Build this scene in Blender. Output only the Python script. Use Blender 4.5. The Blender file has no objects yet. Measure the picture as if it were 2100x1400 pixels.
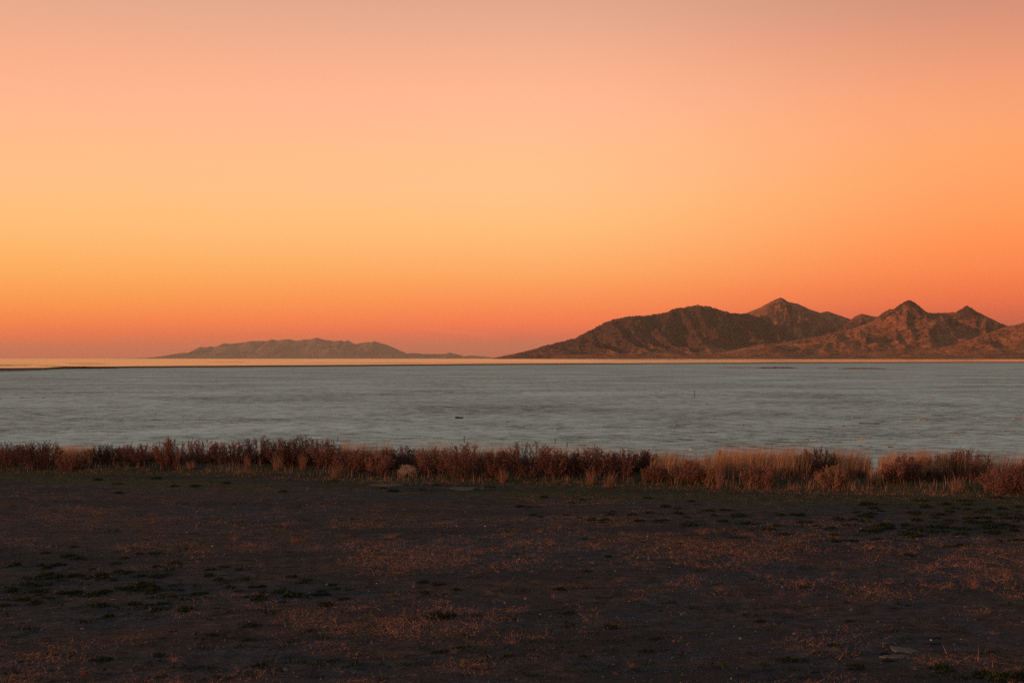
import bpy, math
import numpy as np
from mathutils import Vector

# ------------------------------------------------------------------ camera
scene = bpy.context.scene
COL = scene.collection
F = 2100 * 50 / 36.0            # focal length in photo pixels
CAM_H = 3.4                     # eye above the gravel lot
PLAYA_Z = -1.0                  # the salt flat lies a metre lower
HORIZON = 735.0
cam_d = bpy.data.cameras.new('camera'); cam_d.lens = 50; cam_d.sensor_width = 36
cam_d.clip_start = 0.1; cam_d.clip_end = 400000
cam = bpy.data.objects.new('camera', cam_d); COL.objects.link(cam)
cam.location = (0, 0, CAM_H)
cam.rotation_euler = (math.pi / 2 + math.atan((HORIZON - 700) / F), 0, 0)
scene.camera = cam

# ------------------------------------------------------------------ sky
SUN_AZ, SUN_EL = 108.0, 4.0     # degrees to the left of the view direction, degrees up
def srgb(r, g, b):
    f = lambda c: (c / 255 / 12.92) if c / 255 <= 0.04045 else ((c / 255 + 0.055) / 1.055) ** 2.4
    return (f(r), f(g), f(b), 1)
world = bpy.data.worlds.new('World'); scene.world = world; world.use_nodes = True
nt = world.node_tree; nt.nodes.clear()
N = lambda t, **k: _node(nt, t, **k)
def _node(tree, t, **k):
    n = tree.nodes.new(t)
    for a, v in k.items(): setattr(n, a, v)
    return n
def math_node(tree, op, a, b=None, c=None, clamp=False):
    n = tree.nodes.new('ShaderNodeMath'); n.operation = op; n.use_clamp = clamp
    for i, v in enumerate((a, b, c)):
        if v is None: continue
        if isinstance(v, (int, float)): n.inputs[i].default_value = v
        else: tree.links.new(v, n.inputs[i])
    return n.outputs[0]
def ramp(tree, fac, stops, interp='LINEAR'):
    n = tree.nodes.new('ShaderNodeValToRGB'); cr = n.color_ramp; cr.interpolation = interp
    while len(cr.elements) < len(stops): cr.elements.new(0.5)
    for e, (p, c) in zip(cr.elements, stops): e.position = p; e.color = c
    tree.links.new(fac, n.inputs[0]); return n.outputs[0]
def mixc(tree, fac, a, b, blend='MIX'):
    n = tree.nodes.new('ShaderNodeMix'); n.data_type = 'RGBA'; n.blend_type = blend
    for s, v in ((n.inputs[0], fac), (n.inputs[6], a), (n.inputs[7], b)):
        if isinstance(v, (int, float)): s.default_value = v
        elif isinstance(v, tuple): s.default_value = v
        else: tree.links.new(v, s)
    return n.outputs[2]
tc = N('ShaderNodeTexCoord'); sep = N('ShaderNodeSeparateXYZ')
nt.links.new(tc.outputs['Generated'], sep.inputs[0])
SX, SY, SZ = sep.outputs
zc = math_node(nt, 'MAXIMUM', SZ, 0.0)
t = math_node(nt, 'POWER', zc, 0.5)
def T(v): return math.sqrt(math.sin(math.atan((HORIZON - v) / F)))
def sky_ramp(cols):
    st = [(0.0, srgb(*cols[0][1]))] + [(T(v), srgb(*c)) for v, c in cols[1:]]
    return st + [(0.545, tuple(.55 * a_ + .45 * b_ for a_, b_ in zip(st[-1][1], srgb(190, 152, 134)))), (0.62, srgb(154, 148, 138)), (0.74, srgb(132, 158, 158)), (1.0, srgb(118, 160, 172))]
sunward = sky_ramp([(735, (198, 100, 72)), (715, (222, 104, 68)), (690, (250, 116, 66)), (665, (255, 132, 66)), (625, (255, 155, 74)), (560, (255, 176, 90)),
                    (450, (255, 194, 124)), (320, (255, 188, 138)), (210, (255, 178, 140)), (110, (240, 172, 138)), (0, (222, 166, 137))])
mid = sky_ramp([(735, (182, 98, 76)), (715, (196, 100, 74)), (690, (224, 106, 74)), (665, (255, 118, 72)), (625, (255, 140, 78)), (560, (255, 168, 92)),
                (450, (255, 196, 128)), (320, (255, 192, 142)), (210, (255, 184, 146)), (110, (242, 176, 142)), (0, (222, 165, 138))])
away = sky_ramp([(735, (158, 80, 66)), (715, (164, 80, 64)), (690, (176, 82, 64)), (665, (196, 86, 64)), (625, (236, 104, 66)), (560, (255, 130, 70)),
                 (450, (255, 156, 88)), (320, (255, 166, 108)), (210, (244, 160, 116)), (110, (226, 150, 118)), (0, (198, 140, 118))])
a = math.radians(SUN_AZ)
hl = math_node(nt, 'SQRT', math_node(nt, 'ADD', math_node(nt, 'MULTIPLY', SX, SX), math_node(nt, 'MULTIPLY', SY, SY)))
dotp = math_node(nt, 'DIVIDE', math_node(nt, 'ADD', math_node(nt, 'MULTIPLY', SX, -math.sin(a)), math_node(nt, 'MULTIPLY', SY, math.cos(a))),
                 math_node(nt, 'MAXIMUM', hl, 1e-4))
def maprange(tree, val, a0, a1, b0=0.0, b1=1.0, smooth=True):
    n = tree.nodes.new('ShaderNodeMapRange'); n.interpolation_type = 'SMOOTHSTEP' if smooth else 'LINEAR'
    tree.links.new(val, n.inputs[0])
    for i, v in zip((1, 2, 3, 4), (a0, a1, b0, b1)): n.inputs[i].default_value = v
    return n.outputs[0]
cB = math.cos(a)                                   # straight ahead
cL, cR = math.cos(a - math.radians(21)), math.cos(a + math.radians(21))
f_left = maprange(nt, dotp, cB, cL + 0.02, smooth=False)
f_right = maprange(nt, dotp, cB, cR, smooth=True)
ST = 'EASE'
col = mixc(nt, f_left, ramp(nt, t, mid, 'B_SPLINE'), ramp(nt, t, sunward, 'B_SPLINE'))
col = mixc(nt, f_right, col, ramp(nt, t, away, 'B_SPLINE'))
# one faint wisp of cirrus low over the gap between the islands
az = math_node(nt, 'DIVIDE', SX, math_node(nt, 'MAXIMUM', SY, 1e-3))
el = math_node(nt, 'DIVIDE', SZ, math_node(nt, 'MAXIMUM', SY, 1e-3))
s = math_node(nt, 'DIVIDE', math_node(nt, 'ADD', az, 0.043), 0.032)
line = math_node(nt, 'ADD', math_node(nt, 'MULTIPLY', s, -0.0031), math_node(nt, 'ADD', math_node(nt, 'MULTIPLY', math_node(nt, 'MULTIPLY', s, s), 0.0006), 0.0190))
off = math_node(nt, 'DIVIDE', math_node(nt, 'SUBTRACT', el, line), 0.0009)
wisp = math_node(nt, 'POWER', 2.718, math_node(nt, 'MULTIPLY', math_node(nt, 'MULTIPLY', off, off), -1.0))
wisp = math_node(nt, 'MULTIPLY', wisp, math_node(nt, 'POWER', 2.718, math_node(nt, 'MULTIPLY', math_node(nt, 'MULTIPLY', s, s), -1.6)))
col = mixc(nt, math_node(nt, 'MULTIPLY', wisp, 0.7), col, srgb(255, 118, 86))
# the clear upper sky
nishita = N('ShaderNodeTexSky', sky_type='NISHITA', sun_disc=False)
nishita.sun_elevation = math.radians(SUN_EL); nishita.sun_rotation = math.radians(-SUN_AZ)
up = mixc(nt, 1.0, nishita.outputs[0], (0.06, 0.06, 0.06, 1), 'MULTIPLY')
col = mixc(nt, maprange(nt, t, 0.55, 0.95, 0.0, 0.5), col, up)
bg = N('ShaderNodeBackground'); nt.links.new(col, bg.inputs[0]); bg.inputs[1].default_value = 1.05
out = N('ShaderNodeOutputWorld'); nt.links.new(bg.outputs[0], out.inputs[0])

# ------------------------------------------------------------------ sun
sun_d = bpy.data.lights.new('sun', 'SUN'); sun_d.energy = 4.2; sun_d.angle = math.radians(0.6); sun_d.color = (1.0, 0.41, 0.22)
sun = bpy.data.objects.new('sun', sun_d); COL.objects.link(sun)
e = math.radians(SUN_EL)
S = Vector((-math.sin(a) * math.cos(e), math.cos(a) * math.cos(e), math.sin(e)))
sun.rotation_euler = S.to_track_quat('Z', 'Y').to_euler()
scene.view_settings.view_transform = 'Standard'; scene.view_settings.look = 'None'
scene.view_settings.exposure = 0.0; scene.view_settings.gamma = 1.0; scene.view_settings.use_curve_mapping = False
scene.render.engine = 'CYCLES'
scene.cycles.use_denoising = False
scene.cycles.volume_bounces = 0
scene.cycles.max_bounces = 6
scene.cycles.transparent_max_bounces = 8

# ------------------------------------------------------------------ helpers
def mesh_np(name, V, Fc, mat=None, smooth=False):
    V = np.asarray(V, np.float32); Fc = np.asarray(Fc, np.int32)
    me = bpy.data.meshes.new(name); n, k = Fc.shape
    me.vertices.add(len(V)); me.vertices.foreach_set('co', V.ravel())
    me.loops.add(n * k); me.loops.foreach_set('vertex_index', Fc.ravel())
    me.polygons.add(n); me.polygons.foreach_set('loop_start', np.arange(0, n * k, k, dtype=np.int32))
    me.polygons.foreach_set('loop_total', np.full(n, k, np.int32))
    if smooth: me.polygons.foreach_set('use_smooth', np.ones(n, bool))
    me.update(calc_edges=True)
    if mat: me.materials.append(mat)
    return me
def link(name, data, parent=None, loc=None, **props):
    o = bpy.data.objects.new(name, data); COL.objects.link(o)
    if parent: o.parent = parent
    if loc is not None: o.location = loc
    for k, v in props.items(): o[k] = v
    return o
def grid_faces(nr, nc):
    i = np.arange(nr * nc).reshape(nr, nc)
    return np.stack([i[:-1, :-1], i[:-1, 1:], i[1:, 1:], i[1:, :-1]], -1).reshape(-1, 4)
def perlin(x, y, seed=0):
    xi = np.floor(x).astype(np.int64); yi = np.floor(y).astype(np.int64); xf = x - xi; yf = y - yi
    def g(ix, iy, dx, dy):
        h = (ix * 374761393 + iy * 668265263 + seed * 1274126177) & 0x7fffffff
        h = ((h ^ (h >> 13)) * 1274126177) & 0x7fffffff
        an = ((h ^ (h >> 16)) & 0xffff) / 65536.0 * 2 * np.pi
        return np.cos(an) * dx + np.sin(an) * dy
    u = xf * xf * xf * (xf * (xf * 6 - 15) + 10); v = yf * yf * yf * (yf * (yf * 6 - 15) + 10)
    a0 = g(xi, yi, xf, yf); b0 = g(xi + 1, yi, xf - 1, yf); c0 = g(xi, yi + 1, xf, yf - 1); d0 = g(xi + 1, yi + 1, xf - 1, yf - 1)
    return ((a0 * (1 - u) + b0 * u) * (1 - v) + (c0 * (1 - u) + d0 * u) * v) * 1.4
def fbm(x, y, o=4, seed=0, ridged=False):
    r = 0; am = 1; tot = 0
    for k in range(o):
        n = perlin(x * 2 ** k + 17.3 * k, y * 2 ** k - 9.1 * k, seed + k)
        if ridged: n = 1 - 2 * np.abs(n)
        r = r + am * n; tot += am; am *= 0.5
    return r / tot
def sstep(a0, b0, x):
    q = np.clip((x - a0) / (b0 - a0), 0, 1); return q * q * (3 - 2 * q)
def px(u, v, z=0.0):
    """where the line of sight through photo pixel (u, v) meets level ground at height z"""
    y = (CAM_H - z) * F / (v - HORIZON); return (u - 1050) / F * y, y

# ---- materials
def new_mat(name):
    m = bpy.data.materials.new(name); m.use_nodes = True; m.node_tree.nodes.clear(); return m, m.node_tree
def noise(tree, scale, detail=4, rough=0.5, vec=None, dist=0.0):
    n = tree.nodes.new('ShaderNodeTexNoise'); n.inputs['Scale'].default_value = scale
    n.inputs['Detail'].default_value = detail; n.inputs['Roughness'].default_value = rough; n.inputs['Distortion'].default_value = dist
    if vec is None:
        g = tree.nodes.new('ShaderNodeNewGeometry'); vec = g.outputs['Position']
    tree.links.new(vec, n.inputs['Vector']); return n.outputs[0]
def finish(tree, colour, rough=0.9, spec=0.2, bump=None, translucent=0.0):
    p = tree.nodes.new('ShaderNodeBsdfPrincipled'); o = tree.nodes.new('ShaderNodeOutputMaterial')
    if isinstance(colour, tuple): p.inputs['Base Color'].default_value = colour
    else: tree.links.new(colour, p.inputs['Base Color'])
    if isinstance(rough, (int, float)): p.inputs['Roughness'].default_value = rough
    else: tree.links.new(rough, p.inputs['Roughness'])
    p.inputs['Specular IOR Level'].default_value = spec
    if bump is not None:
        h, strength, distance = bump
        b = tree.nodes.new('ShaderNodeBump'); b.inputs['Strength'].default_value = strength; b.inputs['Distance'].default_value = distance
        tree.links.new(h, b.inputs['Height']); tree.links.new(b.outputs[0], p.inputs['Normal'])
    sh = p.outputs[0]
    if translucent:
        tr = tree.nodes.new('ShaderNodeBsdfTranslucent'); mx = tree.nodes.new('ShaderNodeMixShader'); mx.inputs[0].default_value = translucent
        if isinstance(colour, tuple): tr.inputs[0].default_value = colour
        else: tree.links.new(colour, tr.inputs[0])
        tree.links.new(sh, mx.inputs[1]); tree.links.new(tr.outputs[0], mx.inputs[2]); sh = mx.outputs[0]
    tree.links.new(sh, o.inputs[0]); return p
def rgb(r, g, b): return (r, g, b, 1)
def plant_mat(name, stops, translucent=0.25):
    m, tr = new_mat(name)
    g = tr.nodes.new('ShaderNodeNewGeometry')
    obi = tr.nodes.new('ShaderNodeObjectInfo')
    f = math_node(tr, 'ADD', math_node(tr, 'MULTIPLY', g.outputs['Random Per Island'], 0.8), math_node(tr, 'MULTIPLY', obi.outputs['Random'], 0.2))
    finish(tr, ramp(tr, f, stops), 0.85, 0.15, None, translucent); return m

# ------------------------------------------------------------------ gravel lot
BELT_Y0, BELT_S = 39.4, -0.27
def belt_d(x, y): return y - (BELT_Y0 + BELT_S * x)
def ground_z(x, y):
    x = np.asarray(x, float); y = np.asarray(y, float); d = belt_d(x, y)
    z = 0.020 * fbm(x / 1.3, y / 1.3, 3, 5) + 0.05 * fbm(x / 7, y / 7, 2, 9)
    z = z + 0.14 * np.exp(-((d - 1.9) / 1.5) ** 2) * (1 + 0.8 * fbm(x / 1.8, y / 1.8, 2, 21)) - 1.3 * sstep(3.2, 11.5, d)
    return z
xs = np.concatenate([-20 - np.geomspace(0.15, 230, 40)[::-1], np.arange(-20, 20.01, 0.13), 20 + np.geomspace(0.15, 230, 40)])
ys = np.concatenate([8 - np.geomspace(0.2, 90, 24)[::-1], np.arange(8, 50, 0.14), np.arange(50, 60, 0.5)])
X, Y = np.meshgrid(xs, ys)
Yw = Y + np.clip(BELT_S * X, -60, 60) * sstep(8, 30, Y)      # rows follow the shrub belt
V = np.stack([X, Yw, ground_z(X, Yw)], -1).reshape(-1, 3)
m, tr = new_mat('gravel')
geo = tr.nodes.new('ShaderNodeNewGeometry'); sp = tr.nodes.new('ShaderNodeSeparateXYZ'); tr.links.new(geo.outputs['Position'], sp.inputs[0])
fine = math_node(tr, 'ADD', math_node(tr, 'MULTIPLY', noise(tr, 24, 4, 0.8), .35), math_node(tr, 'MULTIPLY', noise(tr, 3.5, 6, .8), .65)); big = noise(tr, 0.22, 4, 0.6, dist=0.4); midn = noise(tr, 1.3, 5, 0.65)
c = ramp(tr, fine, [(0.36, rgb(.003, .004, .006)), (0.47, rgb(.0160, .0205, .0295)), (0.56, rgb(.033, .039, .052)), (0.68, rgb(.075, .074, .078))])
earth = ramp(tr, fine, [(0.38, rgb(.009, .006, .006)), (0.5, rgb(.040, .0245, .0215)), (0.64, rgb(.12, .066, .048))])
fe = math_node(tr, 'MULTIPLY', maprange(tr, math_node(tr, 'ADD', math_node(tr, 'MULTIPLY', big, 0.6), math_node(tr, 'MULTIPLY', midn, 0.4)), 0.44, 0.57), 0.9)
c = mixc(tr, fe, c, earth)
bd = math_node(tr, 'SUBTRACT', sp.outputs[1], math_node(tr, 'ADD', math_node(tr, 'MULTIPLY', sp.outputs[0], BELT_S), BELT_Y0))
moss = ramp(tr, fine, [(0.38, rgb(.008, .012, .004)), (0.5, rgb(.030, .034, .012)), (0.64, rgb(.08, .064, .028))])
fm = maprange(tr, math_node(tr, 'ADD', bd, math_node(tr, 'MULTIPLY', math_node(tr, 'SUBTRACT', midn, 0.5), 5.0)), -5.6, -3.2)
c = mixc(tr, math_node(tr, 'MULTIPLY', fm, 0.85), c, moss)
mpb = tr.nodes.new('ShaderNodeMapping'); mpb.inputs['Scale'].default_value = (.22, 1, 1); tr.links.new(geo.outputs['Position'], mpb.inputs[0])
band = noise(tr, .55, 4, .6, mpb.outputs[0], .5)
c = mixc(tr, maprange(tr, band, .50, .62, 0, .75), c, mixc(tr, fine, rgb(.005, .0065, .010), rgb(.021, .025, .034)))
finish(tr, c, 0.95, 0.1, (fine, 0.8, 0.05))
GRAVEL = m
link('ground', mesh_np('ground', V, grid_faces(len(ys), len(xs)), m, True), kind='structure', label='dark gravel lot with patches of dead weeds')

# ------------------------------------------------------------------ salt flat
shore_pts = np.array([(-9000, 775), (-2500, 762), (-600, 757), (0, 754.5), (90, 754), (130, 751.5), (240, 751), (350, 750), (700, 747.8), (1050, 745.3), (1400, 743.8), (1800, 742.4), (2100, 741.6), (3000, 740.5), (6000, 741), (11000, 745)], float)
us = np.concatenate([np.arange(-9000, -200, 200), np.arange(-200, 2300, 4), np.arange(2300, 11000, 200)]).astype(float)
vs_sh = np.interp(us, shore_pts[:, 0], shore_pts[:, 1]) + 0.25 * perlin(us / 60, us * 0 + 3.3, 2) + 0.12 * perlin(us / 14, us * 0 + 8.3, 4)
NR = 150
q = np.linspace(0, 1, NR)[:, None] ** 1.3
bb = (us - 1050) / F; dn = ((CAM_H - PLAYA_Z) * F / (np.clip(BELT_Y0 / np.maximum(1 - BELT_S * bb, .2), 20, 150) + 6.5))[None, :]; vv = (vs_sh[None, :] - HORIZON) * (1 - q) + dn * q            # from the water's edge towards the bank
Yp = (CAM_H - PLAYA_Z) * F / vv; Xp = (us[None, :] - 1050) / F * Yp
bandw = np.interp(us, [-500, 0, 90, 250, 700, 1400, 2100], [10, 9.5, 7, 5.5, 4.6, 2.8, 2.2])
wet = 1 - sstep(0.45, 1.0, (vv - (vs_sh - HORIZON)[None, :]) / bandw[None, :])
Zp = PLAYA_Z + 0.05 * fbm(Xp / 9, Yp / 9, 3, 31) * np.clip(120 / Yp, 0, 1)
V = np.stack([Xp, Yp, Zp], -1).reshape(-1, 3)
m, tr = new_mat('salt_crust')
n1 = noise(tr, 0.045, 8, 0.62, dist=0.5); n2 = noise(tr, 0.8, 7, 0.7, dist=0.3); n3 = noise(tr, 5.0, 5, 0.8); n4 = noise(tr, 0.012, 5, 0.6)
f = math_node(tr, 'ADD', math_node(tr, 'MULTIPLY', n1, 0.22), math_node(tr, 'ADD', math_node(tr, 'MULTIPLY', n2, 0.42), math_node(tr, 'MULTIPLY', n3, 0.36)))
c = ramp(tr, f, [(0.425, rgb(.07, .078, .074)), (0.460, rgb(.29, .325, .305)), (0.50, rgb(.425, .495, .465)), (0.555, rgb(.61, .70, .655))])
damp = mixc(tr, maprange(tr, n4, 0.42, 0.62, 0.0, 0.35), c, mixc(tr, 1.0, c, rgb(.62, .56, .50), 'MULTIPLY'))
at = tr.nodes.new('ShaderNodeAttribute'); at.attribute_name = 'wet'
c = mixc(tr, at.outputs['Fac'], damp, rgb(.022, .017, .016))
finish(tr, c, 0.95, 0.15, (f, 0.35, 0.12))
me = mesh_np('salt_flat', V, grid_faces(NR, len(us))[:, ::-1], m, True)
at = me.attributes.new('wet', 'FLOAT', 'POINT'); at.data.foreach_set('value', wet.ravel().astype(np.float32))
link('salt_flat', me, kind='structure', label='wide grey-green salt flat of dry cracked crust')

# ------------------------------------------------------------------ lake
m, tr = new_mat('lake_water')
mp = tr.nodes.new('ShaderNodeMapping'); g = tr.nodes.new('ShaderNodeNewGeometry'); tr.links.new(g.outputs['Position'], mp.inputs[0])
mp.inputs['Scale'].default_value = (1.0, 1.0, 1.0)
w1 = noise(tr, 0.9, 3, 0.6, mp.outputs[0]); w2 = noise(tr, 0.0035, 4, 0.6, mp.outputs[0])
p = finish(tr, rgb(.02, .022, .024), maprange(tr, w2, 0.40, 0.62, 0.11, 0.20), 0.8, (w1, 0.3, 0.05))
p.inputs['IOR'].default_value = 1.33
WATER_Z = PLAYA_Z - 0.06; L = 90000.0
V = [(-L, -L, WATER_Z), (L, -L, WATER_Z), (L, L, WATER_Z), (-L, L, WATER_Z)]
lake = link('lake', mesh_np('lake', V, [(0, 1, 2, 3)], m), kind='structure', label='bright strip of calm lake water along the horizon')
m, tr = new_mat('wet_mud'); finish(tr, mixc(tr, noise(tr, 0.4, 4), rgb(.018, .013, .012), rgb(.05, .036, .030)), 0.8, 0.2); MUD = m
def mud_bar(u0, u1, v, thick, seed):
    r = np.random.default_rng(seed); n = 60; k = 7
    uu = np.linspace(u0, u1, n); s_ = np.sin(np.linspace(0, np.pi, n)) ** 0.6
    top = []
    for j in range(k):
        w = (j / (k - 1) - 0.5) * thick * s_ * (1 + 0.5 * perlin(uu / 23, uu * 0 + seed, seed))
        y = (CAM_H - WATER_Z) * F / (v + 0.25 * perlin(uu / 80, uu * 0 + seed, 3) + w - HORIZON)
        h = 0.10 * (1 - (2 * j / (k - 1) - 1) ** 2) * s_ - 0.03
        top.append(np.stack([(uu - 1050) / F * y, y, WATER_Z + h], -1))
    return mesh_np('mud_bar', np.concatenate(top), grid_faces(k, n), MUD, True)
for i, (u0, u1, v, th, lb) in enumerate([(-120, 75, 749.4, 1.6, 'broad dark mud bar in the water at the shore, closest to the frame edge'),
                                     (-60, 130, 747.3, 0.8, 'thin dark mud bar beyond the broad one in the water'),
                                     (70, 150, 750.6, 1.0, 'short dark mud bar joining the scrubby spit'),
                                     (120, 225, 744.4, 0.7, 'farthest thin mud bar in the water behind the scrubby spit'),
                                     (135, 232, 747.3, 0.9, 'mud bar in the water just behind the scrubby spit'),
                                     (420, 520, 742.4, 0.5, 'lone thin mud bar out in the lake before the hazy island'),
                                     (560, 900, 744.2, 0.5, 'long thin mud bar off the shore before the hazy island'),
                                     (700, 1300, 743.6, 0.6, 'longest thin mud bar off the shore between the two islands')]):
    link('mud_bar', mud_bar(u0, u1, v, th, i + 3), kind='structure', label=lb)

# ------------------------------------------------------------------ island mountains
def hill_mat(name, grassc, rockc, scale, rock_bias):
    m, tr = new_mat(name)
    ra = tr.nodes.new('ShaderNodeAttribute'); ra.attribute_name = 'rocky'
    g = tr.nodes.new('ShaderNodeNewGeometry'); s = tr.nodes.new('ShaderNodeSeparateXYZ'); tr.links.new(g.outputs['Normal'], s.inputs[0])
    pz = tr.nodes.new('ShaderNodeSeparateXYZ'); tr.links.new(g.outputs['Position'], pz.inputs[0])
    n1 = noise(tr, scale, 8, 0.65, dist=0.6); n2 = noise(tr, scale * 6, 6, 0.7); n3 = noise(tr, scale * 0.35, 4, 0.5)
    mp = tr.nodes.new('ShaderNodeMapping'); mp.inputs['Scale'].default_value = (0.7, 0.7, 2.6); tr.links.new(g.outputs['Position'], mp.inputs[0])
    lay = noise(tr, scale * 1.4, 5, 0.6, mp.outputs[0])
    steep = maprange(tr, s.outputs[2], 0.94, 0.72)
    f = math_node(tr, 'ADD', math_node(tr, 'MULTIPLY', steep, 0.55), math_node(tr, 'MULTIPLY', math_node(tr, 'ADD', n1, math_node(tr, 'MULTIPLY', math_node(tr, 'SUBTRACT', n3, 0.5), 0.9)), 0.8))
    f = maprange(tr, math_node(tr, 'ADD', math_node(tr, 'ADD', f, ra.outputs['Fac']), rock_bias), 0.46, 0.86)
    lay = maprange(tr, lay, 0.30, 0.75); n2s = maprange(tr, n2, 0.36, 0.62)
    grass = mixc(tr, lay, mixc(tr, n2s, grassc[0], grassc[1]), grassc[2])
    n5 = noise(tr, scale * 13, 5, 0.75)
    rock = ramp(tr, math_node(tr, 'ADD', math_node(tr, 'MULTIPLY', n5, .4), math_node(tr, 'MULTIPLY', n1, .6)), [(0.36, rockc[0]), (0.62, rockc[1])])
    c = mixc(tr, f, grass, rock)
    scrub = math_node(tr, 'MULTIPLY', maprange(tr, math_node(tr, 'MULTIPLY', n2, math_node(tr, 'ADD', n1, 0.45)), 0.50, 0.58), 0.85)
    c = mixc(tr, scrub, c, rgb(.028, .020, .017))
    finish(tr, c, 0.95, 0.05, (math_node(tr, 'ADD', n2, math_node(tr, 'MULTIPLY', n5, .25)), 1.0, 50.0)); return m
def island(name, ridges, x0, x1, y0, y1, dx, dy, mat, gully, seed, label):
    xs = np.arange(x0, x1, dx); ys = np.arange(y0, y1, dy); X, Y = np.meshgrid(xs, ys)
    H = np.full(X.shape, -8.0); RK = np.zeros(X.shape)
    wx = 130 * fbm(X / 900, Y / 900, 3, seed + 50); wy = 130 * fbm(X / 900, Y / 900, 3, seed + 60)
    for k, rd in enumerate(ridges):
        P = np.array(rd['p'], float); D = np.interp(P[:, 0], *zip(*rd['D'])) * 1000
        rx = (P[:, 0] - 1050) / F * D; rz = (HORIZON - P[:, 1]) / F * D + 2
        o = np.argsort(rx); rx, rz, D = rx[o], rz[o], D[o]
        def Zr(x): return np.interp(x, rx, rz, left=-60, right=-60)
        yr = np.interp(X, rx, D)
        d = yr - Y
        Wf, Wb, pf = rd.get('Wf', 2500), rd.get('Wb', 1800), rd.get('pf', 1.7)
        Wv = Wf * (1 + 0.25 * fbm(X / 1500, X * 0 + k, 2, seed + k))
        tt = np.where(d > 0, d / Wv, -d / Wb); g = np.clip(1 - tt, 0, 1) ** pf
        dd = np.abs(d)
        shear = rd.get('shear', 0.0)
        gx = X + wx + shear * d
        n = 1 - np.abs(perlin(gx / gully, (Y + wy) / (gully * 4.5), seed + 3 * k)) * 2.0          # crests of the spurs
        n = 0.65 * n + 0.35 * (1 - 2 * np.abs(perlin(gx / gully * 2.3, (Y + wy) / (gully * 5), seed + 3 * k + 1)))
        amp = sstep(0, 0.22, tt) * (1 - sstep(0.55, 1.0, tt)) * rd.get('amp', 0.5)
        Z0 = Zr(X); Zs = np.minimum(Zr(X + shear * d * 0.6), Z0 * (1 + 0.0 * d) + 0.22 * dd)
        Zs = Z0 + (Zs - Z0) * sstep(0.05, 0.4, tt)
        h = Zs * g * (1 - amp * (1 - n) * 0.75)
        rough = 26 * fbm(X / 190, Y / 230, 5, seed + 9, True) + 17 * fbm(X / 75, Y / 110, 3, seed + 11, True)
        h = h + rough * sstep(0.0, 0.06, tt) * np.clip(h / 160, 0, 1) * rd.get('rough', 1.0) - 2.0 * sstep(0, 0.02, tt)
        crag = rd.get('crag', 0)
        if crag: h = h + crag * np.clip(fbm(X / 38, X * 0 + 2, 3, seed + 77, True), -0.2, 1) * (1 - sstep(0, 0.05, tt)) * np.clip(h / 60, 0, 1)
        h = np.where(Z0 > -50, h, -8)
        RK = np.where(h > H, rd.get('rock', 0.0) * (1 - sstep(.55, .9, tt)) - 0.25 * sstep(.45, .8, tt) + sum(a_ * np.exp(-(((X - (u_ - 1050) / F * yr) / w_) ** 2 + (d / (1.6 * w_)) ** 2)) for u_, w_, a_ in rd.get('tops', ())), RK)
        H = np.maximum(H, h)
    apron = -8 + 0 * X
    H = np.where(H < 0.4, -8, H)
    V = np.stack([X, Y, H], -1).reshape(-1, 3)
    Fc = grid_faces(len(ys), len(xs))
    keep = (H.ravel()[Fc] > -7).any(1)
    Fc = Fc[keep]; used = np.unique(Fc); idx = np.zeros(len(V), np.int64); idx[used] = np.arange(len(used))
    me = mesh_np(name, V[used], idx[Fc], mat, True)
    at = me.attributes.new('rocky', 'FLOAT', 'POINT'); at.data.foreach_set('value', RK.ravel()[used].astype(np.float32))
    return link(name, me, kind='structure', label=label)
A = [(1008, 735), (1013, 733.6), (1040, 729), (1071, 723), (1100, 716.5), (1128, 708.6), (1150, 703), (1177, 697), (1190, 689), (1207, 680), (1222, 672), (1237, 664), (1250, 658), (1263, 655), (1282, 651), (1303, 648), (1320, 649),
     (1345, 645), (1366, 642), (1376, 636), (1386, 633), (1406, 631.4), (1417, 628), (1428.6, 626), (1443, 628), (1457, 629.4), (1480, 637.7), (1508, 643.6), (1531, 644), (1560, 652), (1600, 670), (1650, 695), (1700, 715), (1760, 735)]
A2 = [(1440, 735), (1470, 690), (1508, 645), (1531, 642), (1545, 636), (1560, 630), (1583, 617), (1595, 612), (1601, 610), (1608, 613), (1617, 619), (1637, 623), (1660, 634), (1683, 641.5), (1690, 639.5), (1697, 638), (1711, 643), (1743, 654), (1790, 668), (1850, 690), (1950, 735)]
B = [(1690, 735), (1720, 676), (1743, 656), (1755, 647), (1767, 642), (1786, 647), (1803, 649.5), (1840, 660), (1900, 700), (1950, 735)]
C = [(1375, 735), (1385, 733), (1450, 728), (1500, 719), (1557, 707), (1600, 704), (1660, 693), (1700, 685), (1750, 674), (1785, 661), (1803, 649), (1813, 640), (1823, 634), (1833, 635), (1846, 624), (1858, 617.5), (1866, 615.5), (1874, 619), (1883, 626), (1892, 634), (1900, 640), (1916, 642.5),
     (1940, 641.5), (1960, 640.6), (1970, 634), (1983, 627), (1994, 632), (2001, 638), (2009, 642), (2043, 658.6), (2067, 669), (2110, 684), (2200, 710), (2300, 735)]
D = [(1780, 735), (1850, 724), (1950, 709), (2010, 690), (2045, 676), (2067, 668), (2086, 665.7), (2100, 660), (2150, 648), (2210, 640), (2300, 650), (2420, 690), (2560, 735)]
mat = hill_mat('island_slopes', (rgb(.48, .195, .095), rgb(.29, .112, .056), rgb(.15, .058, .034)), (rgb(.024, .016, .014), rgb(.12, .060, .043)), 0.0040, -0.03)
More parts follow.
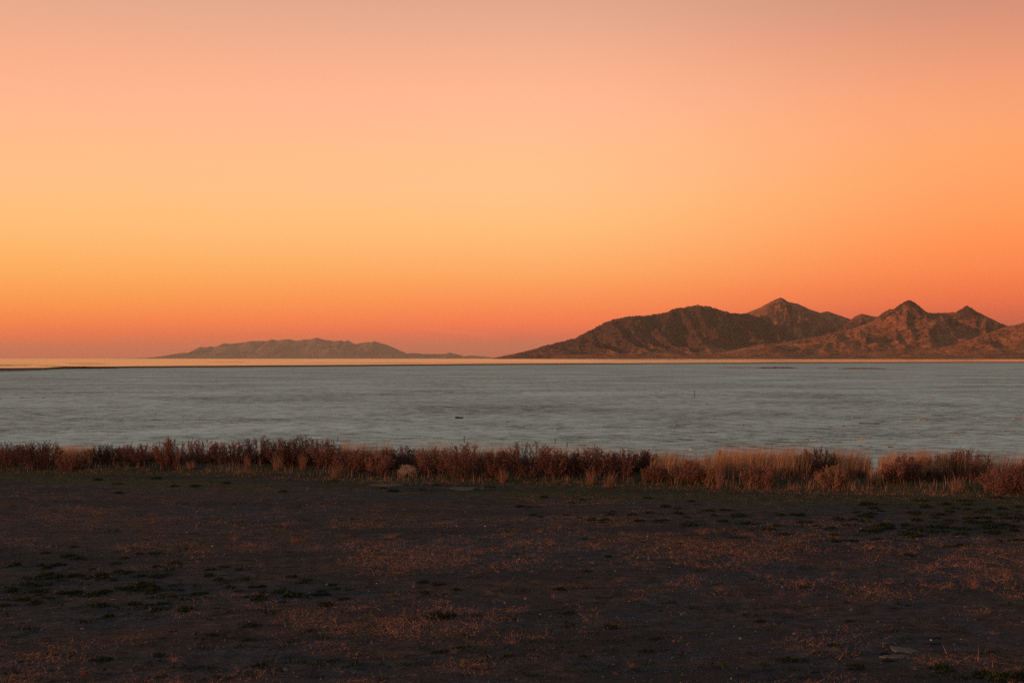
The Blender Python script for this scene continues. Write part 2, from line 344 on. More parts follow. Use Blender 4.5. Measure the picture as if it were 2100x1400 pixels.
island('island_mountain', [
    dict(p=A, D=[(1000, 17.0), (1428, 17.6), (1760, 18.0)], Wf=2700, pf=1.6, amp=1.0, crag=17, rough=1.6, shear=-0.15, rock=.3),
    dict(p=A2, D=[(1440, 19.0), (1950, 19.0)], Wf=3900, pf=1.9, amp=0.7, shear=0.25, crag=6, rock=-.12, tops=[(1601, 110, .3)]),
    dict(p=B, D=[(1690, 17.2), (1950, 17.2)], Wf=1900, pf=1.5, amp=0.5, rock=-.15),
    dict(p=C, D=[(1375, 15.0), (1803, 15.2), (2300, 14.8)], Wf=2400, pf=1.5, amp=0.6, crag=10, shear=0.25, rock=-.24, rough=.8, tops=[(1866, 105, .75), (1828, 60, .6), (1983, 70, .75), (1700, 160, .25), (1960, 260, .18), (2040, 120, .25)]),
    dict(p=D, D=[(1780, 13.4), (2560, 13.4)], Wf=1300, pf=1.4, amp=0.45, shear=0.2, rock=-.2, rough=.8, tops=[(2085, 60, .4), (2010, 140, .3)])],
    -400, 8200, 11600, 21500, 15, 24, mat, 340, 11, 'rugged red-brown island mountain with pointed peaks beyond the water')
I = [(294, 734.6), (328, 732), (345, 728.6), (358.6, 725.7), (374, 723), (389, 723), (398.6, 717), (410, 711.4), (425, 711.8), (432, 709.5), (438.6, 711.8), (458.6, 703.8), (471, 704.8), (501, 702), (513, 699), (537.6, 698.7), (545, 699.4), (558.6, 695.6), (570, 698), (581, 695.8), (593, 695), (606, 699), (623, 696), (635, 695.8), (649, 692),
     (666.7, 697), (674, 697), (684, 699.4), (699, 697.5), (706.7, 700), (712.4, 697), (720, 701.5), (729.5, 705.3), (741, 702.9), (756, 701), (760, 702), (767.6, 699), (779, 702.9), (796, 707.6), (815, 716), (830.5, 722.5), (834, 724.8), (842, 723.8), (855, 723.8), (868.6, 725.7), (914, 725.7), (919, 723.5), (924, 722.5), (929.5, 725), (939, 726.3), (952, 730.5), (966, 728.6), (983, 730), (1002, 732), (1020, 734.2)]
I2 = [(360, 735), (420, 727), (520, 725), (620, 722), (660, 716), (690, 712), (720, 718), (760, 723), (830, 728), (900, 735)]
mat = hill_mat('far_island_slopes', (rgb(.26, .17, .11), rgb(.22, .145, .095), rgb(.19, .125, .08)), (rgb(.085, .07, .055), rgb(.12, .095, .072)), 0.0008, 0.05)
island('hazy_island', [dict(p=I, D=[(294, 60), (1020, 60)], Wf=5600, Wb=3500, pf=1.4, amp=0.3, rough=.6),
                       dict(p=I2, D=[(360, 56.5), (900, 56.5)], Wf=2200, Wb=2200, pf=1.2, amp=0.4)],
       -15900, -400, 53800, 64500, 32, 66, mat, 1300, 40, 'low hazy grey-brown island across the lake')

# ------------------------------------------------------------------ vegetation builders
rng = np.random.default_rng(7)
def unit(v): return v / np.maximum(np.linalg.norm(v, axis=-1, keepdims=True), 1e-9)
def leaves(base, dirn, length, width, r):
    """flat pointed leaf triangles"""
    n = len(base); side = unit(np.cross(dirn, unit(r.normal(size=(n, 3))))) * (width[:, None] / 2)
    V = np.stack([base - side, base + side, base + dirn * length[:, None]], 1).reshape(-1, 3)
    return V, np.arange(3 * n).reshape(n, 3)
def blades(base, lean, height, width, r):
    """curved three-face blades of grass; lean is the horizontal offset of the tip"""
    n = len(base); ang = r.uniform(0, 2 * np.pi, n); side = np.stack([np.cos(ang), np.sin(ang), 0 * ang], -1) * (width[:, None] / 2)
    m1 = base + np.concatenate([lean * 0.32, height[:, None] * 0.58], 1); tip = base + np.concatenate([lean, height[:, None]], 1)
    V = np.stack([base - side, base + side, m1 - side * 0.8, m1 + side * 0.8, tip], 1).reshape(-1, 3)
    k = np.arange(n)[:, None] * 5
    Fc = np.concatenate([k + np.array([0, 1, 3]), k + np.array([0, 3, 2]), k + np.array([2, 3, 4])], 0)
    return V, Fc
def join(parts):
    Vs, Fs, o = [], [], 0
    for V, Fc in parts: Vs.append(V); Fs.append(Fc + o); o += len(V)
    return np.concatenate(Vs), np.concatenate(Fs)
def tubes(paths, r0, r1):
    """three-sided tapered tubes along paths (n, k, 3)"""
    n, k, _ = paths.shape; rad = (r0 + (r1 - r0) * np.linspace(0, 1, k))[None, :, None] * np.ones((n, 1, 1))
    V = np.stack([paths + rad * np.array([math.cos(q_), math.sin(q_), 0]) for q_ in (0.3, 2.4, 4.5)], 2).reshape(-1, 3)
    Fs = []
    for i in range(k - 1):
        b0 = (np.arange(n) * k + i)[:, None] * 3; b1 = b0 + 3
        for j in range(3):
            j2 = (j + 1) % 3
            Fs.append(np.concatenate([b0 + j, b0 + j2, b1 + j2], 1)); Fs.append(np.concatenate([b0 + j, b1 + j2, b1 + j], 1))
    return V, np.concatenate(Fs)
def shrub_parts(H, W, r, stems=22, twigs=16, per=16, upright=0.6, leafl=0.042, leafw=0.0085):
    ph = r.uniform(0, 2 * np.pi, stems); rr = np.sqrt(r.uniform(0, 1, stems)); R = W / 2
    hh = 0.93 * H * np.sqrt(1 - 0.72 * rr ** 2.4) * r.uniform(0.80, 1.02, stems)
    tip = np.stack([rr * R * np.cos(ph), rr * R * np.sin(ph), hh], -1)
    b = np.stack([rr * R * 0.25 * np.cos(ph), rr * R * 0.25 * np.sin(ph), 0 * hh - 0.03], -1)
    c1 = b + np.stack([tip[:, 0] * 0.75, tip[:, 1] * 0.75, hh * 0.45], -1) + r.normal(size=(stems, 3)) * W * 0.03
    s_ = np.linspace(0, 1, 6)[None, :, None]
    path = b[:, None] * (1 - s_) ** 2 + 2 * c1[:, None] * s_ * (1 - s_) + tip[:, None] * s_ ** 2
    st = tubes(path, 0.006, 0.002)
    tw = stems * twigs; si = np.repeat(np.arange(stems), twigs); q_ = np.tile(np.linspace(0.18, 1.0, twigs), stems) + r.uniform(-.03, .03, tw); q_ = np.clip(q_, 0, 1)[:, None]
    tb = b[si] * (1 - q_) ** 2 + 2 * c1[si] * q_ * (1 - q_) + tip[si] * q_ ** 2
    az_ = r.uniform(0, 2 * np.pi, tw)
    out_ = np.stack([np.cos(az_), np.sin(az_), np.zeros(tw)], -1)
    rad_ = tip[si] * np.array([1, 1, 0]) / (W / 2)
    td = unit(out_ * r.uniform(0.2, 0.9, (tw, 1)) + rad_ * r.uniform(.2, .8, (tw, 1)) + np.array([0, 0, 1]) * r.uniform(0.4, 1.2, (tw, 1)) * (0.4 + upright))
    tl = H * r.uniform(0.10, 0.20, tw) * (1.15 - 0.5 * q_[:, 0])
    L1 = leaves(tb, td, tl * 1.05, np.full(tw, 0.010), r)
    n = tw * per; ti = np.repeat(np.arange(tw), per); f_ = r.uniform(0.1, 1.0, (n, 1))
    lb = tb[ti] + td[ti] * tl[ti][:, None] * f_
    ld = unit(td[ti] * 0.9 + unit(r.normal(size=(n, 3))) * 0.8 + np.array([0, 0, 0.35]))
    L2 = leaves(lb, ld, leafl * r.uniform(0.6, 1.5, n), leafw * r.uniform(0.7, 1.4, n), r)
    return st, join([L1, L2])
M_STEM = plant_mat('dry_stem', [(0, rgb(.05, .028, .022)), (1, rgb(.12, .07, .05))], 0.0)
M_DARK = plant_mat('dark_russet_leaf', [(0, rgb(.028, .016, .015)), (0.6, rgb(.14, .072, .064)), (1, rgb(.42, .225, .19))], 0.1)
M_RUST = plant_mat('russet_leaf', [(0, rgb(.08, .042, .035)), (0.6, rgb(.24, .12, .092)), (1, rgb(.46, .25, .19))], 0.25)
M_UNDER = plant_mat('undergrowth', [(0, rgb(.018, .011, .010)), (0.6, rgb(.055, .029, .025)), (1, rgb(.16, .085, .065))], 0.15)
M_TAN = plant_mat('tan_leaf', [(0, rgb(.16, .09, .06)), (0.6, rgb(.34, .20, .13)), (1, rgb(.50, .33, .22))], 0.3)
M_PALE = plant_mat('pale_twig', [(0, rgb(.30, .22, .17)), (0.6, rgb(.50, .38, .30)), (1, rgb(.66, .52, .42))], 0.3)
M_GRASS = plant_mat('dry_grass', [(0, rgb(.17, .085, .05)), (0.5, rgb(.36, .20, .115)), (1, rgb(.55, .35, .21))], 0.3)
M_TANGR = plant_mat('tan_grass', [(0, rgb(.08, .044, .032)), (0.5, rgb(.19, .105, .072)), (1, rgb(.36, .215, .145))], 0.3)
M_LITTER = plant_mat('dead_weed', [(0, rgb(.09, .044, .032)), (0.5, rgb(.28, .138, .09)), (1, rgb(.52, .285, .18))], 0.25)
M_GREEN = plant_mat('green_weed', [(0, rgb(.006, .011, .006)), (0.6, rgb(.016, .030, .013)), (1, rgb(.045, .055, .024))], 0.2)
M_MOSS = plant_mat('short_olive_grass', [(0, rgb(.02, .024, .010)), (0.6, rgb(.055, .052, .022)), (1, rgb(.14, .10, .05))], 0.2)

# ------------------------------------------------------------------ shrubs along the bank  (u centre, v top, v base, width px, kind)
SHRUBS = [
 (12, 909, 960, 62, 'dark', 'dark shrub at the start of the belt, cut by the frame edge'),
 (82, 904, 962, 72, 'dark', 'big dark round shrub just before the low grassy gap in the belt'),
 (150, 926, 964, 46, 'rust', 'low russet shrub in the grassy gap of the belt'),
 (215, 916, 957, 66, 'dark', 'dark spreading shrub just past the low grassy gap'),
 (285, 914, 960, 78, 'dark', 'wide dark shrub against the tall russet plume'),
 (350, 896, 964, 50, 'rust', 'tall russet plume-shaped shrub, rising above its neighbours'),
 (411, 902, 956, 66, 'dark', 'dark shrub just behind the tall russet plume'),
 (474, 907, 958, 60, 'rust', 'low russet shrub with a rounded top between two taller dark ones'),
 (531, 897, 958, 62, 'dark', 'spiky-topped dark shrub, tallest after the russet plume'),
 (580, 905, 962, 50, 'dark', 'narrow dark shrub between the two spiky tall ones'),
 (618, 898, 962, 62, 'dark', 'spiky dark shrub beside the pale driftwood on the flat'),
 (668, 908, 966, 56, 'dark', 'dark shrub with a single tuft standing up at its side'),
 (728, 924, 972, 64, 'dark', 'squat dark shrub with orange grass rising behind it'),
 (778, 930, 975, 50, 'rust', 'small russet shrub beside the pale tumbleweed'),
 (818, 917, 966, 60, 'dark', 'dark shrub standing behind the pale tumbleweed'),
 (884, 919, 976, 62, 'dark', 'bushy dark shrub just past the pale tumbleweed'),
 (952, 911, 982, 84, 'dark', 'large dark shrub with one thin spike above its crown'),
 (1014, 922, 982, 56, 'rust', 'russet shrub wedged between two large dark shrubs'),
 (1084, 910, 982, 88, 'dark', 'largest dark shrub in the middle of the belt'),
 (1138, 921, 984, 46, 'rust', 'slim russet shrub next to the largest dark one'),
 (1172, 930, 982, 40, 'dark', 'small dark shrub with thin pale stems above it'),
 (1214, 921, 982, 78, 'dark', 'wide dark shrub with orange grass on its crown'),
 (1272, 924, 984, 62, 'dark', 'dark shrub with a ragged, flat top'),
 (1320, 928, 980, 50, 'dark', 'dark shrub where the tall brush ends and grass begins'),
 (1342, 950, 990, 40, 'rust', 'low russet shrub in front of the last tall dark one'),
 (1415, 944, 992, 56, 'rust', 'low russet shrub before the bright orange grass'),
 (1455, 950, 994, 36, 'tan', 'small tan shrub at the foot of the orange grass'),
 (1560, 950, 998, 60, 'rust', 'low russet shrub half sunk in the orange grass'),
 (1672, 924, 984, 66, 'dark', 'dark shrub rising out of the orange grass'),
 (1706, 953, 1001, 48, 'tan', 'tan feathery shrub in front of the gap in the belt'),
 (1858, 938, 994, 50, 'dark', 'dark shrub just past the gap in the belt'),
 (1830, 950, 998, 40, 'rust', 'small russet shrub at the edge of the gap'),
 (1922, 931, 984, 56, 'dark', 'smaller dark shrub set back in the grass past the gap'),
 (1978, 921, 988, 80, 'dark', 'big dark shrub past the gap, with a bristly crown'),
 (2062, 950, 1010, 78, 'rust', 'large round russet shrub nearest the lot'),
 (2105, 940, 1012, 60, 'dark', 'dark shrub at the end of the belt, cut by the frame edge'),
]
KIND = {'dark': ('dark_shrub', M_DARK), 'rust': ('russet_shrub', M_RUST), 'tan': ('tan_shrub', M_TAN)}
for i, (u, vt, vb, w, kd, lb) in enumerate(SHRUBS):
    r = np.random.default_rng(100 + i); x, y = px(u, vb); gz = float(ground_z(x, y)); sc = y / F
    H = (vb - vt) * sc * (1.06 if kd == 'dark' else 1.0) - gz * 0.5; W = w * sc * 1.38
    nm, mt = KIND[kd]
    st, cr = shrub_parts(H, W, r, stems=int(22 + W * 26), upright=1.3 if i == 5 else 0.35)
    root = link(nm, None, None, (x, y, gz), label=lb, category='shrub', group='shrubs of the belt along the bank')
    link('stems', mesh_np('stems', *st, M_STEM), root); link('crown', mesh_np('crown', *cr, mt), root)
# the pale tumbleweed: a ball of curled bare twigs
def tumble(R, r):
    n = 170; d0 = unit(r.normal(size=(n, 3))); d0[:, 2] = np.abs(d0[:, 2]) * 0.9; s_ = np.linspace(0, 1, 6)[None, :, None]
    tang = unit(np.cross(d0, r.normal(size=(n, 3))))
    path = d0[:, None] * R * np.sin(s_ * 1.7) * r.uniform(0.75, 1.05, (n, 1, 1)) + tang[:, None] * R * 0.5 * s_ ** 2
    V1 = tubes(path, 0.004, 0.002)
    m_ = 1500; k = r.integers(0, n, m_); j = r.integers(2, 6, m_); b = path[k, j]
    V2 = leaves(b, unit(d0[k] + r.normal(size=(m_, 3)) * 0.7), r.uniform(.03, .08, m_), r.uniform(.005, .009, m_), r)
    return V1, V2
x, y = px(836, 977); r = np.random.default_rng(5); s1, s2 = tumble(0.29, r)
root = link('tumbleweed', None, None, (x, y, float(ground_z(x, y)) + 0.02), label='pale pinkish tumbleweed lodged at the front of the dark shrubs', category='tumbleweed')
link('stems', mesh_np('stems', *s1, M_PALE), root); link('twigs', mesh_np('twigs', *s2, M_PALE), root)

# ------------------------------------------------------------------ dry grass of the belt
def grass_patch(u0, u1, v0, v1, n, hmin, hmax, r, wid=0.007, wind=0.10, spread=.13):
    u = r.uniform(u0, u1, n); v = r.uniform(v0, v1, n)
    clump = fbm(u / 14, v / 5, 2, 3); keep = r.uniform(-0.7, 0.5, n) < clump; u, v, clump = u[keep], v[keep], clump[keep]
    x, y = px(u, v); n = len(u)
    h = r.uniform(hmin, hmax, n) * (1 + 0.35 * np.clip(clump, -.6, .8))
    lean = np.stack([r.normal(wind, spread, n), r.normal(0, spread, n)], -1) * h[:, None]
    base = np.stack([x, y, ground_z(x, y) - 0.02], -1)
    return blades(base, lean, h, wid * r.uniform(0.6, 1.4, n), r)
r = np.random.default_rng(77)
def vline(u): return np.interp(u, [-420, 0, 300, 450, 800, 1050, 1300, 1500, 1750, 2100, 2520], [955, 963, 965, 968, 985, 988, 993, 1001, 1005, 1012, 1021])
tall = []
for u0, u1, dv0, dv1, n, h0, h1 in [
   (105, 190, -26, -4, 3200, .35, .62), (235, 330, -34, -26, 1800, .62, .85), (370, 450, -34, -24, 1200, .65, .85), (500, 700, -36, -28, 2600, .72, .95), (690, 800, -42, -30, 3600, .75, 1.05),
   (850, 1000, -40, -28, 2600, .75, 1.0), (1000, 1060, -36, -26, 1200, .7, .95), (1090, 1330, -40, -28, 3400, .72, 1.0), (1330, 1400, -34, -6, 2600, .45, .75), (1400, 1480, -36, -8, 2600, .4, .72),
   (1465, 1660, -46, -12, 12000, .50, .92), (1640, 1700, -40, -25, 1500, .6, .9), (1700, 1782, -44, -18, 4200, .55, .92), (1775, 1810, -30, -8, 700, .2, .4), (1800, 1900, -40, -14, 4800, .5, .85), (1880, 2120, -48, -18, 9000, .5, .88), (2120, 2520, -48, -14, 13000, .45, .88), (-420, -30, -36, -6, 10000, .4, .8)]:
    um = (u0 + u1) / 2; vl = float(vline(um))
    tall.append(grass_patch(u0, u1, vl + dv0, vl + dv1, n, h0, h1, r))
link('tall_grass', mesh_np('tall_grass', *join(tall), M_GRASS), kind='stuff', label='tall dry orange grass standing among the shrubs')
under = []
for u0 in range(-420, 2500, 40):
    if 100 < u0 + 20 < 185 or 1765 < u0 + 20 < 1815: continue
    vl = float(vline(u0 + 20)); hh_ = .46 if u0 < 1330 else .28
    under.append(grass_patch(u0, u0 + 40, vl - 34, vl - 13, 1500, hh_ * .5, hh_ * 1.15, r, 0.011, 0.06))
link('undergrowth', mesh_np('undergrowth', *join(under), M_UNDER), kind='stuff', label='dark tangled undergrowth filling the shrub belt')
low = []
for u0 in range(-420, 2500, 60):
    vl = float(vline(u0 + 30)); mixn = 900 if 340 < u0 < 1350 else 700
    low.append(grass_patch(u0, u0 + 60, vl - 16, vl + 3, int(mixn * (.7 if u0 < 1350 else 1) * (.12 + .5 * max(0., .5 + float(fbm(np.array(u0 / 130.), np.array(2.2), 2, 8))))), .06, .34, r, 0.005, 0.05, .28))
    low.append(grass_patch(u0, u0 + 60, vl - 3, vl + 9, 300, .02, .09, r, 0.006, 0.0, .5))
link('fringe_grass', mesh_np('fringe_grass', *join(low), M_LITTER), kind='stuff', label='short dry grass along the foot of the shrub belt')
olive = []
n = 21000; u = r.uniform(-420, 2520, n); v = vline(u) + r.uniform(-4, 42, n) * r.uniform(0.2, 1, n); x, y = px(u, v)
k = fbm(x / 1.6, y / 1.6, 3, 14) > r.uniform(-0.25, 0.35, n); x, y = x[k], y[k]; n = len(x); h = r.uniform(.02, .07, n)
link('olive_grass', mesh_np('olive_grass', *blades(np.stack([x, y, ground_z(x, y) - .005], -1), r.normal(0, .6, (n, 2)) * h[:, None], h, r.uniform(.008, .016, n), r), M_MOSS), kind='stuff', label='short olive grass on the ground before the belt')

# standout grass clumps and seed stalks
def clump_mesh(H, W, n, r, wid=0.007):
    an = r.uniform(0, 2 * np.pi, n); rr = np.sqrt(r.uniform(0, 1, n)) * W / 2
    b = np.stack([rr * np.cos(an) * 0.45, rr * np.sin(an) * 0.45, 0 * an - .02], -1); h = H * r.uniform(0.3, 1.05, n) * (1 - 0.25 * (rr / (W / 2)) ** 2)
    return blades(b, np.stack([rr * np.cos(an), rr * np.sin(an)], -1) * 0.5 + r.normal(0, .12 * H, (n, 2)), h, wid * r.uniform(.5, 1.2, n), r)
for i, (u, vt, vb, w, lb) in enumerate([
   (393, 944, 966, 34, 'short fanned tan grass clump at the foot of the dark shrub by the plume'), (508, 930, 966, 26, 'thin upright tan grass clump before the spiky dark shrub'),
   (570, 924, 968, 36, 'tall tan grass clump before the narrow dark shrub'), (622, 926, 970, 30, 'tan grass clump before the spiky shrub by the pale driftwood'), (690, 938, 980, 44, 'wide bushy tan grass clump at the bend of the belt'),
   (1032, 952, 990, 30, 'bright tan grass clump before the largest dark shrub'), (1212, 952, 994, 40, 'loose tan grass clump before the wide dark shrub'), (1250, 958, 1000, 38, 'low spreading tan grass clump before the ragged dark shrub'),
   (1475, 930, 1000, 22, 'tall narrow straw clump at the start of the orange grass'), (1728, 942, 1001, 14, 'slim bright straw clump standing before the gap in the belt'), (1790, 972, 1000, 20, 'small straw clump in the gap of the belt'), (1960, 972, 1008, 50, 'wide pale straw clump under the big bristly shrub')]):
    x, y = px(u, vb); sc = y / F; rr_ = np.random.default_rng(300 + i)
    link('grass_clump', mesh_np('grass_clump', *clump_mesh((vb - vt) * sc * 1.05, w * sc, 170, rr_), M_TANGR), None, (x, y, float(ground_z(x, y))), label=lb, category='grass', group='grass clumps before the shrubs')
def stalk(H, r):
    s_ = np.linspace(0, 1, 5)[None, :, None]; path = np.array([0, 0, -.03])[None, None] + s_ * np.array([r.normal(0, .04), r.normal(0, .04), H])[None, None]
    path = path + np.array([.06, .03, 0]) * H * s_ ** 2; st = tubes(path, .003, .0015); n = 34; f_ = r.uniform(.84, 1.0, n); b = path[0, 0] + f_[:, None] * (path[0, -1] - path[0, 0])
    return st, leaves(b, unit(r.normal(size=(n, 3)) + np.array([0, 0, .8])), r.uniform(.03, .06, n), r.uniform(.012, .02, n), r)
for i, (u, vt, vb, lb) in enumerate([(951, 902, 975, 'lone dark seed stalk above the large dark shrub'), (1137, 910, 978, 'dark seed stalk above the slim russet shrub'), (1159, 918, 978, 'shorter dark seed stalk beside the slim russet shrub'), (1471, 925, 995, 'branching seed stalk over the start of the orange grass'), (688, 903, 966, 'single tufted seed stalk between dark shrub and orange grass')]):
    x, y = px(u, vb); st, hd = stalk((vb - vt) * y / F, np.random.default_rng(400 + i))
    root = link('seed_stalk', None, None, (x, y, float(ground_z(x, y))), label=lb, category='weed', group='seed stalks above the belt')
    link('stem', mesh_np('stem', *st, M_STEM), root); link('seed_head', mesh_np('seed_head', *hd, M_DARK), root)

# ------------------------------------------------------------------ weeds on the lot
def green_mesh(r):
    n = 150; an = r.uniform(0, 2 * np.pi, n); rr = np.sqrt(r.uniform(0, 1, n)) * 0.5 * (1 + 0.3 * np.sin(an * 3 + r.uniform(0, 6)))
    b = np.stack([rr * np.cos(an), rr * np.sin(an) * 0.8, 0.24 * (1 - (rr / .65) ** 2).clip(0) * r.uniform(0, 1, n) - .02], -1)
    d_ = unit(np.stack([np.cos(an) * rr * 1.6, np.sin(an) * rr * 1.6, 0.5 + 0 * an], -1) + r.normal(size=(n, 3)) * .45)
    return mesh_np('weed_tuft', *leaves(b, d_, r.uniform(.10, .24, n), r.uniform(.05, .11, n), r), M_GREEN)
GREEN = [green_mesh(np.random.default_rng(500 + i)) for i in range(9)]
r = np.random.default_rng(55)
placed = []
def put_green(u, v, wpx, label, rr_=r):
    x, y = px(u, v); w = wpx * y / F
    o = link('weed_tuft', GREEN[int(rr_.integers(0, 9))], None, (x, y, float(ground_z(x, y))), label=label, category='weed', group='green weed tufts on the lot')
    o.rotation_euler[2] = rr_.uniform(0, 6.28); o.scale = (w, w * rr_.uniform(.8, 1.3), w * rr_.uniform(.7, 1.1)); placed.append((u, v))
for u, v, w, lb in [
   (207, 1245, 38, 'compact green weed tuft just before the weedy patch of the lot'), (277, 1207, 42, 'broad green weed tuft in the middle of the weedy patch'), (312, 1213, 38, 'green weed tuft touching the broad one in the weedy patch'), (328, 1253, 36, 'dense green weed tuft on bare gravel before the weedy patch'),
   (578, 1217, 34, 'green weed tuft joining the long one at the tail of the weedy patch'), (604, 1224, 46, 'long dark green weed tuft at the tail of the weedy patch'), (518, 1288, 36, 'bright green weed tuft alone on the gravel below the weedy patch'), (210, 1355, 40, 'lone green weed tuft near the lower frame edge'), (328, 1346, 28, 'small green weed tuft beside dry straw near the lower frame edge'),
   (177, 1277, 24, 'tiny green weed tuft below the weedy patch'), (668, 1243, 32, 'green weed tuft past the tail of the weedy patch'), (902, 1266, 56, 'largest green weed tuft in the middle of the lot'), (1255, 1288, 24, 'small bright green weed tuft on dark gravel by itself'), (1328, 1335, 28, 'low green weed tuft among russet straw'),
   (867, 1195, 30, 'green weed tuft with a twin beside it in the middle of the lot'), (897, 1199, 26, 'flatter twin of the paired green weed tufts'), (1148, 1206, 24, 'small green weed tuft near the upright dead twig'), (935, 1209, 22, 'small green weed tuft under the paired tufts'), (1613, 1354, 38, 'green weed tuft to the side of the pale slabs'),
   (1755, 1370, 42, 'flat green weed tuft below the pale slabs'), (1932, 1370, 44, 'flat wide green weed tuft between the slabs and the corner mat'), (2012, 1384, 46, 'tall green weed at the end of the dark corner mat'), (2048, 1392, 60, 'widest dark green weed in the corner mat'), (2085, 1386, 50, 'dark green weed of the corner mat at the frame edge'),
   (1812, 1340, 20, 'small green weed between the two pale slabs'), (1818, 1353, 24, 'small green weed in front of the smaller pale slab'), (1777, 1034, 32, 'upright green weed tuft at the edge of the olive strip')]:
    put_green(u, v, w, lb)
BIG = {o['label'] for o in COL.objects if o.name.startswith('weed_tuft')}
ORD = 'first second third fourth fifth sixth seventh eighth ninth tenth eleventh twelfth thirteenth fourteenth fifteenth sixteenth seventeenth eighteenth nineteenth twentieth'.split()
ORD += ['twenty-' + o for o in ORD[:9]] + ['thirtieth'] + ['thirty-' + o for o in ORD[:9]]
ROWS = {1: [''], 5: ['in the farthest row of', 'in the second row of', 'in the middle row of', 'in the fourth row of', 'in the nearest row of']}
def cluster(n, fu, fv, wr, what, rows, where):
    pts = []; tries = 0
    while len(pts) < n and tries < 8000:
        tries += 1; u, v = fu(), fv()
        if not 8 < u < 2092 or any(abs(u - a_) < 14 and abs(v - b_) < 4 for a_, b_ in placed + pts): continue
        pts.append((u, v))
    pts.sort(key=lambda p_: p_[1])
    for k_, row in enumerate(np.array_split(np.array(pts), rows)):
        for j, (u, v) in enumerate(sorted(map(tuple, row))):
            put_green(u, v, r.uniform(*wr), ' '.join(('%s, %s from the left %s %s' % (what, ORD[j], ROWS[rows][k_], where)).split()))
cluster(62, lambda: r.triangular(-20, 60, 560), lambda: r.normal(1192, 26), (16, 34), 'dark weed tuft', 5, 'the sparse weedy patch')
cluster(105, lambda: 2110 - abs(r.normal(0, 300)), lambda: r.normal(1068, 22), (14, 32), 'dark weed tuft', 5, 'the dense weedy patch')
cluster(18, lambda: r.uniform(480, 720), lambda: r.normal(1208, 14), (14, 26), 'small green weed tuft', 1, 'in the thin tail of the weedy patch')
cluster(26, lambda: r.uniform(1060, 1500), lambda: r.uniform(1018, 1075), (12, 22), 'little green weed tuft', 1, 'scattered below the olive strip')
cluster(34, lambda: r.uniform(20, 2080), lambda: r.uniform(1100, 1395), (12, 26), 'stray green weed tuft', 1, 'lying loose across the open lot')
cluster(16, lambda: r.uniform(200, 1100), lambda: r.uniform(980, 1010), (14, 24), 'small green weed tuft', 1, 'on the olive strip before the belt')
n0 = 900; um_ = np.concatenate([r.triangular(-40, 80, 700, n0), 2130 - np.abs(r.normal(0, 330, n0)), r.uniform(-40, 2140, 3000)])
vm_ = np.concatenate([r.normal(1196, 30, n0), r.normal(1070, 24, n0), r.uniform(1015, 1398, 3000)]); xm, ym = px(um_, vm_); km = fbm(xm / 1.1, ym / 1.1, 2, 44) > r.uniform(-.3, .4, len(xm)); xm, ym = xm[km], ym[km]
nm_ = len(xm); pm = 16; tm = np.repeat(np.arange(nm_), pm); sm = (r.gamma(2, .010, nm_) + .014)[tm]; n_ = nm_ * pm
bm_ = np.stack([xm[tm] + r.normal(0, 1, n_) * sm, ym[tm] + r.normal(0, 1, n_) * sm], -1); bm_ = np.concatenate([bm_, ground_z(bm_[:, 0], bm_[:, 1])[:, None]], 1)
link('weeds', mesh_np('weeds', *leaves(bm_, unit(r.normal(size=(n_, 3)) + np.array([0, 0, .7])), sm * r.uniform(.4, 1.1, n_), sm * .35, r), M_GREEN), kind='stuff', label='specks of tiny green weeds between the tufts')
def weed_blades(n, r, H=1.0):
    an = r.uniform(0, 2 * np.pi, n); sp_ = r.uniform(.2, 1.1, n); h = H * r.uniform(.25, 1.0, n)
    b = np.stack([r.normal(0, .16, n), r.normal(0, .16, n), 0 * an - .01], -1)
    return b, np.stack([np.cos(an), np.sin(an)], -1) * (sp_ * h)[:, None], h
# dead weeds: wiry russet tufts, in drifts
nt_ = 60000; u = r.uniform(-420, 2520, nt_); v = HORIZON + 262 + r.uniform(0, 1, nt_) ** 1.15 * 410
x, y = px(u, v)
dens = .7 * fbm(x / 3.4, y / 3.4, 2, 61) + .8 * fbm(x / 0.8, y / 1.1, 3, 71) + 0.35 * np.exp(-((v - 1130) / 60) ** 2) * (u > 700) + 0.2 * np.exp(-((v - 1060) / 40) ** 2) * (u < 800)
k = dens > r.uniform(0.02, 0.60, nt_); x, y, dens = x[k], y[k], dens[k]; nt_ = len(x); per = 12
ti = np.repeat(np.arange(nt_), per); n = nt_ * per; sz = ((r.gamma(1.5, .020, nt_) + .014) * (.75 + .7 * np.clip(dens, 0, .8)))[ti]
cx_, cy_ = x[ti] + r.normal(0, 1, n) * sz * 1.3, y[ti] + r.normal(0, 1, n) * sz * 1.3; an = r.uniform(0, 2 * np.pi, n); ev = r.gamma(2.0, .22, n).clip(.05, 1.35)
dr = np.stack([np.cos(an) * np.cos(ev), np.sin(an) * np.cos(ev), np.sin(ev)], -1)
link('dead_weeds', mesh_np('dead_weeds', *leaves(np.stack([cx_, cy_, ground_z(cx_, cy_) - .004], -1), dr, sz * r.uniform(.35, 1.5, n), r.uniform(.0022, .0048, n), r), M_LITTER), kind='stuff', label='wiry russet dead weeds strewn over the gravel')
